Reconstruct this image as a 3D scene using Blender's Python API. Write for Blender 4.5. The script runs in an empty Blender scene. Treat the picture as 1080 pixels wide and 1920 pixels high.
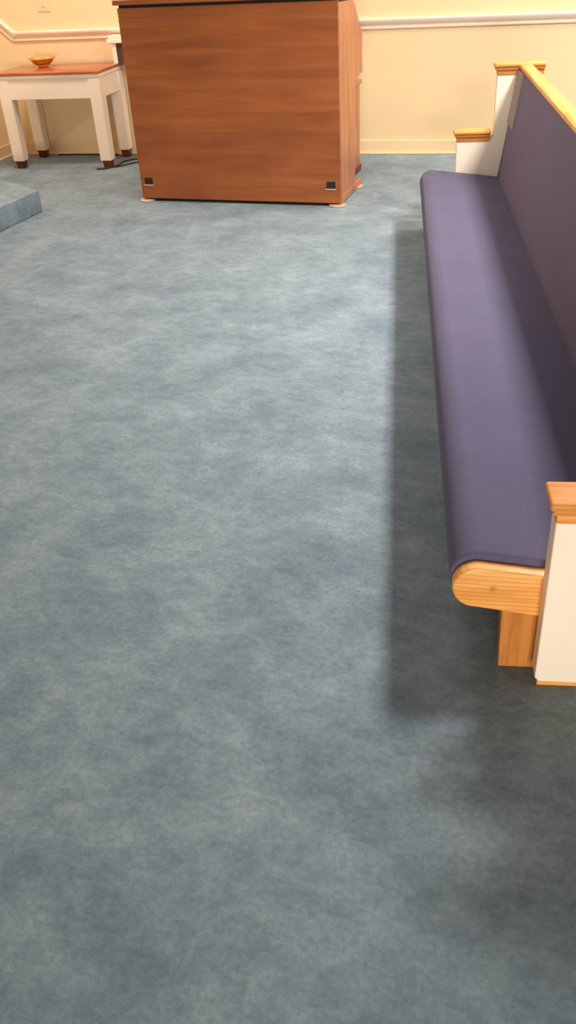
import bpy, bmesh, math
from mathutils import Vector, Matrix

# ---------------------------------------------------------------- camera, light, exposure
S = bpy.context.scene
C = S.collection
F_PX, PITCH, YAW, ROLL, CAM_H = 1611.5, 0.5906, 0.1417, 0.0601, 1.5851
cp, sp, cy, sy = math.cos(PITCH), math.sin(PITCH), math.cos(YAW), math.sin(YAW)
fw = Vector((-sy*cp, cy*cp, -sp)); rt = Vector((cy, sy, 0)); up = rt.cross(fw)
cr, sr = math.cos(ROLL), math.sin(ROLL)
r2 = rt*cr - up*sr; u2 = rt*sr + up*cr
cd = bpy.data.cameras.new('camera'); cam = bpy.data.objects.new('camera', cd); C.objects.link(cam)
cd.sensor_fit = 'VERTICAL'; cd.sensor_height = 36.0; cd.lens = 36.0*F_PX/1920.0; cd.clip_start = 0.05
M = Matrix((r2, u2, -fw)).transposed().to_4x4(); M.translation = (0, 0, CAM_H); cam.matrix_world = M
S.camera = cam

S.view_settings.view_transform = 'Standard'; S.view_settings.look = 'None'
S.view_settings.gamma = 1.0; S.view_settings.use_curve_mapping = False
S.view_settings.exposure = 0.0

wd = bpy.data.worlds.new('world'); S.world = wd; wd.use_nodes = True
wd.node_tree.nodes['Background'].inputs[0].default_value = (1.0, 0.93, 0.85, 1)
wd.node_tree.nodes['Background'].inputs[1].default_value = 0.1

CEIL = 3.3
def area(name, loc, size, power, col, rot=(0, 0, 0)):
    l = bpy.data.lights.new(name, 'AREA'); l.shape = 'RECTANGLE'; l.size, l.size_y = size
    l.energy = power; l.color = col
    o = bpy.data.objects.new(name, l); C.objects.link(o); o.location = loc; o.rotation_euler = rot
    return o
# a row of ceiling fixtures over the pew side, one in each far corner, an unseen small downlight added to lift the open floor,
# and an unseen low fill added behind the camera to brighten camera-facing faces
area('ceiling_lamp', (1.5, 6.5, CEIL-0.06), (0.5, 0.5), 35, (1.0, 0.95, 0.88))
area('ceiling_lamp', (1.75, 4.5, CEIL-0.06), (0.5, 0.5), 110, (1.0, 0.97, 0.93))
area('ceiling_lamp', (1.75, 3.4, CEIL-0.06), (0.5, 0.5), 120, (1.0, 0.97, 0.94))
area('ceiling_lamp', (2.6, 7.2, CEIL-0.06), (0.5, 0.5), 62, (1.0, 0.94, 0.86))
area('ceiling_lamp', (-2.7, 6.6, CEIL-0.06), (0.5, 0.5), 58, (1.0, 0.93, 0.86))
area('ceiling_lamp', (-0.6, 4.2, CEIL-0.06), (0.5, 0.5), 18, (1.0, 0.97, 0.93)).data.spread = math.radians(130)
area('rear_fill_light', (0.3, -5.2, 0.42), (2.4, 0.6), 46, (1.0, 0.95, 0.88), (math.radians(90), 0, 0)).data.spread = math.radians(60)

# ---------------------------------------------------------------- helpers
def lin(r, g, b):
    f = lambda c: (c/255)/12.92 if c/255 <= 0.04045 else ((c/255+0.055)/1.055)**2.4
    return (f(r), f(g), f(b), 1)

class NT:
    def __init__(s, name):
        s.m = bpy.data.materials.new(name); s.m.use_nodes = True; s.t = s.m.node_tree
        s.b = s.t.nodes['Principled BSDF']
    def n(s, t, **k):
        x = s.t.nodes.new(t)
        for a, v in k.items(): setattr(x, a, v)
        return x
    def l(s, a, b): s.t.links.new(a, b)
    def coords(s, scale=(1, 1, 1), rot=(0, 0, 0)):
        tc = s.n('ShaderNodeTexCoord'); mp = s.n('ShaderNodeMapping')
        mp.inputs['Scale'].default_value = scale; mp.inputs['Rotation'].default_value = rot
        s.l(tc.outputs['Object'], mp.inputs['Vector']); return mp.outputs['Vector']
    def noise(s, vec, scale, detail=4, rough=0.6, dist=0):
        x = s.n('ShaderNodeTexNoise'); x.inputs['Scale'].default_value = scale
        x.inputs['Detail'].default_value = detail; x.inputs['Roughness'].default_value = rough
        x.inputs['Distortion'].default_value = dist; s.l(vec, x.inputs['Vector']); return x.outputs['Fac']
    def ramp(s, fac, stops):
        x = s.n('ShaderNodeValToRGB'); e = x.color_ramp.elements
        while len(e) < len(stops): e.new(0.5)
        for i, (p, c) in enumerate(stops): e[i].position = p; e[i].color = c
        s.l(fac, x.inputs['Fac']); return x.outputs['Color']
    def mix(s, f, a, b, mode='MIX'):
        x = s.n('ShaderNodeMix', data_type='RGBA', blend_type=mode)
        if isinstance(f, float): x.inputs[0].default_value = f
        else: s.l(f, x.inputs[0])
        s.l(a, x.inputs[6]); s.l(b, x.inputs[7]); return x.outputs[2]
    def bump(s, h, strength, dist):
        x = s.n('ShaderNodeBump'); x.inputs['Strength'].default_value = strength
        x.inputs['Distance'].default_value = dist; s.l(h, x.inputs['Height']); s.l(x.outputs[0], s.b.inputs['Normal'])

def plain(name, col, rough=0.5, metal=0.0, var=0.06, scale=6.0):
    k = NT(name); v = k.coords(); f = k.noise(v, scale)
    a = tuple(c*(1-var) for c in col[:3])+(1,); b = tuple(min(1, c*(1+var)) for c in col[:3])+(1,)
    k.l(k.ramp(f, [(0.3, a), (0.7, b)]), k.b.inputs['Base Color'])
    k.b.inputs['Roughness'].default_value = rough; k.b.inputs['Metallic'].default_value = metal
    return k.m

def wood(name, dark, mid, light, axis, rough=0.4, grain=26.0, coat=0.0):
    k = NT(name); sc = [1.0, 1.0, 1.0]; sc['xyz'.index(axis)] = 0.07
    v = k.coords(tuple(sc))
    g = k.noise(v, grain, 6, 0.65, 0.6)
    sc2 = [1.0, 1.0, 1.0]; sc2['xyz'.index(axis)] = 0.35
    v2 = k.coords(tuple(sc2)); p = k.noise(v2, 4.0, 3, 0.55, 0.3)
    base = k.ramp(g, [(0.3, dark), (0.5, mid), (0.72, light)])
    tone = k.ramp(p, [(0.32, (0.72, 0.70, 0.68, 1)), (0.62, (1, 1, 1, 1))])
    k.l(k.mix(0.75, base, tone, 'MULTIPLY'), k.b.inputs['Base Color'])
    k.b.inputs['Roughness'].default_value = rough; k.b.inputs['Specular IOR Level'].default_value = 0.35; k.b.inputs['Coat Weight'].default_value = coat
    k.b.inputs['Coat Roughness'].default_value = 0.25
    k.bump(g, 0.15, 0.002)
    return k.m

def carpet():
    k = NT('carpet_blue_grey'); v = k.coords()
    big = k.noise(v, 3.4, 5, 0.65, 0.2); mid = k.noise(k.coords((1, 1.5, 1), (0, 0, 0.3)), 15.0, 5, 0.7, 0.3)
    fine = k.noise(v, 70.0, 4, 0.7); tuft = k.noise(v, 320.0, 2, 0.6)
    c1 = k.ramp(big, [(0.33, lin(119, 135, 144)), (0.68, lin(153, 166, 172))])
    c2 = k.ramp(mid, [(0.33, (0.72, 0.745, 0.76, 1)), (0.64, (1.0, 1.0, 1.0, 1))])
    c3 = k.ramp(fine, [(0.30, (0.70, 0.70, 0.72, 1)), (0.65, (1.06, 1.05, 1.04, 1))])
    x = k.mix(1.0, c1, c2, 'MULTIPLY'); x = k.mix(0.8, x, c3, 'MULTIPLY')
    k.l(x, k.b.inputs['Base Color'])
    k.b.inputs['Roughness'].default_value = 1.0; k.b.inputs['Specular IOR Level'].default_value = 0.1
    k.b.inputs['Sheen Weight'].default_value = 0.25; k.b.inputs['Sheen Roughness'].default_value = 0.6
    k.b.inputs['Sheen Tint'].default_value = lin(190, 200, 200)
    k.bump(k.mix(0.5, fine, tuft), 0.5, 0.006)
    return k.m

def fabric(name, col, col2):
    k = NT(name); v = k.coords()
    n1 = k.noise(v, 260, 3, 0.7); n2 = k.noise(v, 3.0, 3)
    a = k.ramp(n1, [(0.3, col), (0.7, col2)]); b = k.ramp(n2, [(0.3, (0.9, 0.9, 0.92, 1)), (0.7, (1, 1, 1, 1))])
    k.l(k.mix(1.0, a, b, 'MULTIPLY'), k.b.inputs['Base Color'])
    k.b.inputs['Roughness'].default_value = 0.95; k.b.inputs['Specular IOR Level'].default_value = 0.15
    k.b.inputs['Sheen Weight'].default_value = 0.05; k.b.inputs['Sheen Roughness'].default_value = 0.5
    k.bump(n1, 0.3, 0.002)
    return k.m

def end_board_wood():
    k = NT('oak_end_board'); v = k.coords((1, 1, 1), (0, math.radians(-9), 0))
    tc = v; n1 = k.noise(k.coords((.16, 1, 1), (0, math.radians(-8), 0)), 26, 4, 0.6, 0.3)
    w = k.n('ShaderNodeTexWave', bands_direction='Z'); w.inputs['Scale'].default_value = 26
    w.inputs['Distortion'].default_value = 2.2; w.inputs['Detail'].default_value = 2; w.inputs['Detail Scale'].default_value = 0.7
    k.l(k.coords((.35, 1, 1), (0, math.radians(-8), 0)), w.inputs['Vector'])
    base = k.ramp(n1, [(0.3, lin(232, 146, 62)), (0.7, lin(255, 186, 98))])
    lines = k.ramp(w.outputs['Fac'], [(0.0, (.70, .62, .55, 1)), (0.22, (1, 1, 1, 1))])
    x = k.mix(0.75, base, lines, 'MULTIPLY')
    d = k.n('ShaderNodeVectorMath', operation='DISTANCE'); g = k.n('ShaderNodeTexCoord')
    k.l(g.outputs['Object'], d.inputs[0]); d.inputs[1].default_value = (.249-.6, PY0W-3.63, .262)
    kn = k.ramp(d.outputs['Value'], [(0.0, (.45, .36, .30, 1)), (0.013, (1, 1, 1, 1))])
    k.l(k.mix(0.8, x, kn, 'MULTIPLY'), k.b.inputs['Base Color']); k.b.inputs['Roughness'].default_value = 0.42
    return k.m
PY0W = 1.642

MAT = dict(
    carpet=carpet(),
    wall=plain('cream_wall_paint', lin(244, 212, 164), 0.75, var=0.015, scale=2.0),
    trim=plain('white_trim_paint', lin(250, 226, 202), 0.5, var=0.01),
    base=plain('cream_baseboard_paint', lin(246, 214, 166), 0.55, var=0.012),
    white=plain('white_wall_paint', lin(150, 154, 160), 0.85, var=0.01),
    ceil=plain('ceiling_paint', lin(232, 232, 234), 0.9, var=0.01),
    pewwhite=plain('pew_white_paint', lin(253, 233, 207), 0.45, var=0.012),
    tablewhite=plain('table_white_paint', lin(250, 228, 206), 0.45, var=0.015),
    oak=wood('honey_oak_along_pew', lin(206, 120, 50), lin(240, 158, 76), lin(250, 178, 98), 'y', 0.35, 30, 0.3),
    oakx=wood('honey_oak_across_pew', lin(200, 118, 48), lin(246, 162, 76), lin(252, 182, 96), 'x', 0.5, 34, 0.0),
    oakend=end_board_wood(),
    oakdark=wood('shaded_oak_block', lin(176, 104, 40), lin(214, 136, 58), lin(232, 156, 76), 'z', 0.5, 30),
    purple=fabric('purple_grey_upholstery', lin(86, 81, 103), lin(102, 96, 119)),
    purple2=fabric('purple_grey_back_upholstery', lin(106, 96, 114), lin(124, 112, 132)),
    grey=fabric('mottled_grey', lin(132, 122, 118), lin(176, 164, 154)),
    walnut=wood('organ_walnut', lin(140, 76, 38), lin(160, 88, 44), lin(174, 100, 52), 'x', 0.38, 16, 0.15),
    walnuty=wood('organ_walnut_side', lin(140, 74, 38), lin(182, 106, 62), lin(204, 128, 80), 'z', 0.35, 20, 0.3),
    mahog=wood('mahogany_table_top', lin(150, 70, 40), lin(190, 100, 62), lin(208, 120, 78), 'x', 0.25, 22, 0.4),
    redfoot=wood('dark_red_wood', lin(84, 34, 24), lin(108, 46, 34), lin(124, 56, 40), 'z', 0.4),
    dark=plain('dark_recess', lin(38, 26, 18), 0.8),
    black=plain('dark_cord_rubber', lin(46, 36, 32), 0.6),
    brass=plain('polished_brass', (1.0, 0.78, 0.28, 1), 0.24, 1.0, 0.04),
    glide=plain('pale_metal_glide', lin(214, 188, 164), 0.35, 0.4),
    darkbrown=wood('dark_brown_panel', lin(70, 46, 32), lin(96, 68, 48), lin(112, 82, 58), 'z', 0.5),
    platew=plain('cream_plastic', lin(238, 208, 168), 0.4, var=0.01),
)

class MB:
    def __init__(s): s.bm = bmesh.new()
    def add(s, t):
        me = bpy.data.meshes.new('tmp'); t.to_mesh(me); t.free(); s.bm.from_mesh(me); bpy.data.meshes.remove(me); return s
    def box(s, x0, x1, y0, y1, z0, z1, bev=0.0, seg=2, xf=None):
        t = bmesh.new(); bmesh.ops.create_cube(t, size=1)
        for v in t.verts:
            v.co = Vector(((x0+x1)/2+v.co.x*(x1-x0), (y0+y1)/2+v.co.y*(y1-y0), (z0+z1)/2+v.co.z*(z1-z0)))
        if bev: bmesh.ops.bevel(t, geom=t.edges[:], offset=bev, segments=seg, affect='EDGES', profile=0.5)
        if xf: bmesh.ops.transform(t, matrix=xf, verts=t.verts[:])
        return s.add(t)
    def prism(s, pts, a0, a1, axis='y', bev=0.0, seg=2, xf=None):
        """pts: outline in the plane across `axis`"""
        t = bmesh.new()
        mk = {'y': lambda p, a: (p[0], a, p[1]), 'x': lambda p, a: (a, p[0], p[1]), 'z': lambda p, a: (p[0], p[1], a)}[axis]
        v0 = [t.verts.new(mk(p, a0)) for p in pts]; v1 = [t.verts.new(mk(p, a1)) for p in pts]
        f0 = t.faces.new(v0); f1 = t.faces.new(v1[::-1]); n = len(pts)
        for i in range(n): t.faces.new((v0[i], v1[i], v1[(i+1) % n], v0[(i+1) % n]))
        bmesh.ops.recalc_face_normals(t, faces=t.faces[:])
        if bev:
            eds = list({e for f in (f0, f1) for e in f.edges})
            bmesh.ops.bevel(t, geom=eds, offset=bev, segments=seg, affect='EDGES', profile=0.5)
        if xf: bmesh.ops.transform(t, matrix=xf, verts=t.verts[:])
        return s.add(t)
    def lathe(s, prof, n=48, loc=(0, 0, 0)):
        t = bmesh.new(); rings = []
        for r, z in prof:
            rings.append([t.verts.new((loc[0]+r*math.cos(2*math.pi*i/n), loc[1]+r*math.sin(2*math.pi*i/n), loc[2]+z)) for i in range(n)])
        for a, b in zip(rings, rings[1:]):
            for i in range(n): t.faces.new((a[i], a[(i+1) % n], b[(i+1) % n], b[i]))
        t.faces.new(rings[0][::-1]); t.faces.new(rings[-1])
        bmesh.ops.recalc_face_normals(t, faces=t.faces[:])
        return s.add(t)
    def frustum(s, cx, cy_, z0, z1, w0, w1, bev=0.004):
        t = bmesh.new(); bmesh.ops.create_cube(t, size=1)
        for v in t.verts:
            w = w1 if v.co.z > 0 else w0
            v.co = Vector((cx+v.co.x*w, cy_+v.co.y*w, z1 if v.co.z > 0 else z0))
        bmesh.ops.bevel(t, geom=t.edges[:], offset=bev, segments=2, affect='EDGES')
        return s.add(t)
    def tube(s, pts, r, n=10, sub=8):
        t = bmesh.new(); P = [Vector(p) for p in pts]; Q = []
        for i in range(len(P)-1):
            a, b, c, d = P[max(i-1, 0)], P[i], P[i+1], P[min(i+2, len(P)-1)]
            for k in range(sub):
                u = k/sub
                Q.append(0.5*((2*b)+(c-a)*u+(2*a-5*b+4*c-d)*u*u+(3*b-a-3*c+d)*u**3))
        Q.append(P[-1]); rings = []
        for i, q in enumerate(Q):
            tan = (Q[min(i+1, len(Q)-1)]-Q[max(i-1, 0)]).normalized()
            a = tan.cross(Vector((0, 0, 1)));  a = a.normalized() if a.length > 1e-4 else Vector((1, 0, 0)); b = tan.cross(a)
            rings.append([t.verts.new(q+a*r*math.cos(2*math.pi*j/n)+b*r*math.sin(2*math.pi*j/n)) for j in range(n)])
        for a, b in zip(rings, rings[1:]):
            for i in range(n): t.faces.new((a[i], a[(i+1) % n], b[(i+1) % n], b[i]))
        t.faces.new(rings[0][::-1]); t.faces.new(rings[-1])
        bmesh.ops.recalc_face_normals(t, faces=t.faces[:])
        return s.add(t)
    def build(s, name, mat, parent=None, smooth=False, subsurf=0):
        me = bpy.data.meshes.new(name); s.bm.to_mesh(me); s.bm.free()
        me.materials.append(MAT[mat])
        if smooth:
            for p in me.polygons: p.use_smooth = True
            me.set_sharp_from_angle(angle=math.radians(40))
        o = bpy.data.objects.new(name, me); C.objects.link(o)
        if parent: o.parent = parent
        return o

def thing(name, label, cat, loc=(0, 0, 0), rz=0.0, group=None):
    o = bpy.data.objects.new(name, None); C.objects.link(o); o.location = loc; o.rotation_euler = (0, 0, rz)
    o.empty_display_size = 0.1
    o['label'] = label; o['category'] = cat
    if group: o['group'] = group
    return o
def tag(o, label, cat, group=None):
    o['label'] = label; o['category'] = cat
    if group: o['group'] = group
    return o
def struct(o): o['kind'] = 'structure'; return o

# ---------------------------------------------------------------- the room
WYAW, YW = -0.1306, 7.792
WX = Matrix.Translation((0, YW, 0)) @ Matrix.Rotation(WYAW, 4, 'Z')      # wall frame: x along the wall, y into the wall
def W(u, n, z): return WX @ Vector((u, n, z))
LEFT, RIGHT, REAR = -3.60, 6.0, -13.5
def wallobj(name, mat, *boxes):
    m = MB()
    for b in boxes: m.box(*b[:6], bev=b[6] if len(b) > 6 else 0)
    o = struct(m.build(name, mat)); o.matrix_world = WX; return o
wallobj('floor', 'carpet', (LEFT-.12, RIGHT+.12, REAR-.12, .12, -.1, 0))
wallobj('ceiling', 'ceil', (LEFT-.12, RIGHT+.12, REAR-.12, .12, CEIL, CEIL+.1))
wallobj('wall_back', 'wall', (LEFT-.12, RIGHT+.12, 0, .12, 0, CEIL))
wallobj('wall_left', 'wall', (LEFT-.12, LEFT, REAR, 0, 0, CEIL))
wallobj('wall_right', 'white', (RIGHT, RIGHT+.12, REAR, 0, 0, CEIL))
wallobj('wall_rear', 'white', (LEFT-.12, RIGHT+.12, REAR-.12, REAR, 0, CEIL))
wallobj('baseboard_back', 'base', (LEFT, RIGHT, -.016, 0, 0, .108, .004), (LEFT, RIGHT, -.030, -.014, 0, .018, .005))
wallobj('baseboard_left', 'base', (LEFT, LEFT+.016, REAR, -.03, 0, .108, .004), (LEFT+.014, LEFT+.030, REAR, -.03, 0, .018, .005))

# chair rail on the back wall: cap, cove and lower bead, with a raked length climbing to the left
RAILP = [(0, .930), (-.014, .930), (-.020, .936), (-.020, .946), (-.012, .952), (-.012, .958), (-.030, .966), (-.040, .984), (-.044, .990), (-.044, 1.000), (-.036, 1.008), (0, 1.008)]
m = MB(); m.prism(RAILP, -3.36, RIGHT, 'x')
o = struct(m.build('trim_1', 'trim', smooth=True)); o.matrix_world = WX
m = MB(); ang = math.radians(40)
xf = Matrix.Translation((-3.36, 0, .969)) @ Matrix.Rotation(ang, 4, 'Y') @ Matrix.Translation((3.36, 0, -.969))
m.prism(RAILP, -3.66, -3.345, 'x', xf=xf)
o = struct(m.build('trim_2', 'trim', smooth=True)); o.matrix_world = WX

# low carpeted platform reaching in from the left
m = MB(); m.prism([(-2.325, -1.92), (-2.82, -1.59), (LEFT+.03, -1.59), (LEFT+.03, -6.0), (-2.77, -6.0)], 0, .15, 'z', .009, 3)
o = struct(m.build('platform_step', 'carpet', smooth=True)); o.matrix_world = WX

# ---------------------------------------------------------------- the pew
PY0, PY1 = 1.641, 5.628           # inner faces of the two end panels
pew = thing('church_pew', 'long front church pew with purple upholstery, oak trim and white stepped ends', 'pew', (0.6, 3.63, 0))
PL = Matrix.Translation((-0.6, -3.63, 0))
def seat_profile(cx, cz, r, kt, kb):
    """underside back, rounded nose, top back; the seat falls towards the back"""
    pts = [(.64, cz-r-(.64-cx)*kb)]; n = 16
    for i in range(n+1):
        a = -math.pi/2 - i*math.pi/n
        pts.append((cx + r*.98*math.cos(a), cz + r*math.sin(a)))
    pts.append((.64, cz+r-(.64-cx)*kt))
    return pts
m = MB(); m.prism(seat_profile(.218, .272, .072, .13, .16), PY0+.038, PY1-.006, 'y', .008, 3, PL)
m.build('seat_cushion', 'purple', pew, True)
m = MB(); m.prism(seat_profile(.212, .262, .060, .125, .16), PY0+.001, PY0+.040, 'y', .007, 3, PL)
o = m.build('seat_end_board', 'oakend', pew, True); o['label'] = 'oak end board closing the near end of the seat'
# backrest: slightly raked upholstered pad, oak rail along its top
m = MB()
bp = [(.622, .275), (.616, .30), (.622, .34), (.690, .865), (.700, .882), (.716, .882), (.735, .87), (.672, .275)]
m.prism(bp, PY0+.003, PY1-.004, 'y', .006, 2, PL); m.build('backrest', 'purple2', pew, True)
m = MB(); m.prism([(.694, .882), (.690, .890), (.694, .902), (.704, .908), (.752, .908), (.764, .900), (.764, .872), (.738, .868), (.716, .884)], PY0+.003, PY1-.004, 'y', 0, 2, PL)
m.build('top_rail', 'oak', pew, True)
m = MB(); m.prism([(.648, .60), (.658, .596), (.696, .876), (.683, .876)], PY1-.26, PY1-.008, 'y', .003, 2, PL)  # thin mottled grey strip over the upper backrest at its far end
o = m.build('grey_strip', 'grey', pew, True); o['label'] = 'grey strip at the far end of the backrest'
m = MB(); m.prism([(.672, .14), (.735, .868), (.755, .868), (.70, .14)], PY0+.003, PY1-.004, 'y', .002, 1, PL); m.build('back_board', 'oak', pew)
def end_panel(y0, y1):
    m = MB(); pr = [(.375, .018), (.364, .03), (.360, .50), (.545, .50), (.556, .51), (.572, .525), (.572, .86), (.832, .86), (.870, .03), (.86, .018)]
    m.prism(pr, y0, y1, 'y', .004, 2, PL); p = m.build('end_panel', 'pewwhite', pew)
    m = MB(); m.box(.372, .862, y0+.006, y1-.006, 0, .019, .003, 2, PL); m.build('base_strip', 'oakx', p)
    def cap(name, x0, x1, zt):
        m = MB()
        m.box(x0-.003, x1, y0-.004, y1+.004, zt-.062, zt-.034, .004, 2, PL)
        m.box(x0-.014, x1+.002, y0-.013, y1+.013, zt-.037, zt-.016, .007, 3, PL)
        m.box(x0-.022, x1+.004, y0-.021, y1+.021, zt-.020, zt, .007, 3, PL)
        m.build(name, 'oakx', p, True)
    cap('armrest_cap', .362, .556, .557)
    cap('shoulder_cap', .573, .835, .912)
end_panel(PY0-.056, PY0)
end_panel(PY1, PY1+.056)
for k, y in enumerate((PY0+.012, 2.95, 4.3, PY1-.06)):
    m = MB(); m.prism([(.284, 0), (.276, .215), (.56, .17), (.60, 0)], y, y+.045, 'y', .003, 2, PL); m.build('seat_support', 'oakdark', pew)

# ---------------------------------------------------------------- the organ (its back faces the pew aisle)
OW, OH = 1.509, 1.246
org = thing('organ', 'brown wooden organ console with plain back standing before the back wall', 'organ', (-1.8575, 6.425, 0), -0.1922)
m = MB(); m.box(0, OW, 0, .021, .022, 1.1785, .0006, 1); bpn = m.build('back_panel', 'walnut', org)
m = MB(); m.box(0, OW, 0, .021, 1.180, 1.236, .0006, 1); m.build('upper_rail', 'walnut', org)
for x0, x1 in ((0, .024), (OW-.024, OW)):
    # cheek: shallow below, deep keydesk above
    m = MB(); m.prism([(.0215, .022), (.40, .022), (.42, .06), (.43, .69), (.50, .735), (.66, .76), (.66, 1.0), (.44, 1.19), (.40, 1.215), (.0215, 1.225)], x0, x1, 'x', .003, 2)
    m.build('side_panel', 'walnuty', org)
    m = MB(); m.box(x0-.004, x1+.004, .02, .60, .012, .06, .006, 2); m.build('side_runner', 'walnuty', org)
m = MB(); m.box(-.022, OW+.022, -.020, .47, 1.254, 1.286, .005, 3); m.build('lid', 'walnut', org)
m = MB(); m.box(.008, OW-.008, .012, .42, 1.212, 1.256); m.build('lid_gap', 'dark', org)
m = MB(); m.box(.026, OW-.026, .43, .64, .745, .79, .004, 2); m.build('keydesk', 'walnut', org)
m = MB(); m.box(.026, OW-.026, .024, .40, .03, .70); m.build('inner_case', 'darkbrown', org)
for x in (.012+.02, OW-.012-.088):
    m = MB(); m.box(x, x+.064, -.0016, .006, .118, .165, .001, 1); h = m.build('foot_recess', 'dark', bpn)
    m = MB(); m.box(x-.006, x+.068, -.003, .004, .110, .118, .001, 1); m.build('recess_edge', 'glide', h)
for x, y in ((.03, .02), (OW-.03, .02), (.03, .55), (OW-.03, .55)):
    m = MB(); m.lathe([(.055, 0), (.060, .003), (.060, .008), (.052, .012), (.02, .014)], 32, (x, y, 0)); m.build('floor_glide', 'glide', org, True)

# bench standing behind the console; its end shows past the console's right side
ben = thing('organ_bench', 'brown wooden organ bench half hidden behind the organ console', 'bench', (-.95, 7.03, 0), -0.1922)
m = MB(); m.box(-.40, .63, 0, .33, .625, .655, .005, 2); m.build('seat', 'walnuty', ben)
for x in (-.37, .59):
    m = MB(); m.box(x, x+.028, .03, .30, .05, .627, .003, 2); m.build('end_panel', 'walnuty', ben)
    m = MB(); m.box(x-.006, x+.034, .0, .33, 0, .052, .006, 2); m.build('foot_rail', 'redfoot', ben)
m = MB(); m.box(-.345, .592, .14, .165, .30, .42, .003, 1); m.build('stretcher', 'walnuty', ben)

# ---------------------------------------------------------------- the white side table, bowl, cords
TW, TD, TH = .810, .440, .753
tab = thing('side_table', 'small white table with reddish wood top and square legs against back wall', 'table', (-3.2612, 7.6626, 0), -0.0949)
m = MB(); m.box(-.065, TW+.065, -.065, TD+.058, TH-.020, TH, .006, 3); m.build('table_top', 'mahog', tab, True)
m = MB(); m.box(-.054, TW+.054, -.054, TD+.050, TH-.052, TH-.020, .008, 3); m.box(-.044, TW+.044, -.044, TD+.044, TH-.060, TH-.045, .003, 2); m.build('moulding', 'tablewhite', tab, True)
m = MB()
m.box(-.036, TW+.036, -.040, -.018, TH-.205, TH-.055, .003, 2); m.box(-.036, TW+.036, TD+.018, TD+.040, TH-.205, TH-.055, .003, 2)
m.box(-.040, -.018, -.036, TD+.036, TH-.205, TH-.055, .003, 2); m.box(TW+.018, TW+.040, -.036, TD+.036, TH-.205, TH-.055, .003, 2)
m.build('apron', 'tablewhite', tab)
for x in (0, TW):
    for y in (0, TD):
        m = MB(); m.frustum(x, y, .062, TH-.055, .098, .104, .006); lg = m.build('leg', 'tablewhite', tab, True)
        m = MB(); m.frustum(x, y, 0, .064, .066, .076, .006); m.build('foot', 'redfoot', lg, True)

bw = MB().lathe([(.045, 0), (.048, .004), (.040, .010), (.060, .018), (.086, .038), (.096, .056), (.118, .066), (.121, .069), (.116, .071), (.094, .062), (.082, .042), (.056, .024), (.01, .018)], 56).build('brass_bowl', 'brass', None, True)
tag(bw, 'polished brass bowl with flared rim on the reddish top of the white table', 'bowl'); bw.location = (-3.005, 7.93, TH)

cd1 = MB().tube([(-2.54, 7.50, .007), (-2.47, 7.515, .007), (-2.395, 7.60, .007), (-2.38, 7.69, .007), (-2.37, 7.78, .007), (-2.26, 7.87, .007), (-2.0, 7.90, .007), (-1.72, 7.75, .007), (-1.55, 7.3, .007)], 0.0065).build('power_cord', 'black', None, True)
tag(cd1, 'dark power cord on carpet running from white table foot to behind organ', 'cord')
cd2 = MB().tube([(-2.385, 7.56, .006), (-2.33, 7.63, .006), (-2.22, 7.74, .006), (-2.0, 7.76, .006), (-1.75, 7.55, .006)], .0055).build('power_cord', 'black', None, True)
tag(cd2, 'thin lower cord beside the thicker one between white table and organ', 'cord')
cd3 = MB().tube([W(-3.12, -.052, .006), W(-2.9, -.044, .006), W(-2.7, -.05, .006), W(-2.52, -.06, .006)], .006).build('power_cord', 'black', None, True)
tag(cd3, 'dark cord lying along the back wall baseboard under white table', 'cord')

# box hung on the wall in the gap between table and organ
st = thing('wall_box', 'dark wall box with thick white top between white table and organ', 'wall box', W(-2.2, 0, .74), WYAW)
m = MB(); m.box(-.235, .2, -.15, -.046, .163, .195, .006, 2); m.box(-.22, .2, -.138, -.046, .195, .222, .006, 2); m.build('top', 'pewwhite', st)
m = MB(); m.box(-.165, .18, -.125, -.002, 0, .164, .003, 2); m.build('body', 'darkbrown', st)
m = MB(); m.box(-.20, -.163, -.13, -.002, 0, .164, .003, 2); m.build('side_board', 'pewwhite', st)

# wall plate
pl = thing('wall_plate', 'small cream plate fixed to the wall above the brass bowl', 'wall plate', W(-3.03, 0, 1.2), WYAW)
m = MB(); m.box(-.06, .06, -.007, 0, -.055, .065, .003, 2); m.build('plate', 'platew', pl)
m = MB(); m.box(-.012, .012, -.016, -.005, -.02, .024, .002, 2); m.build('toggle', 'platew', pl)
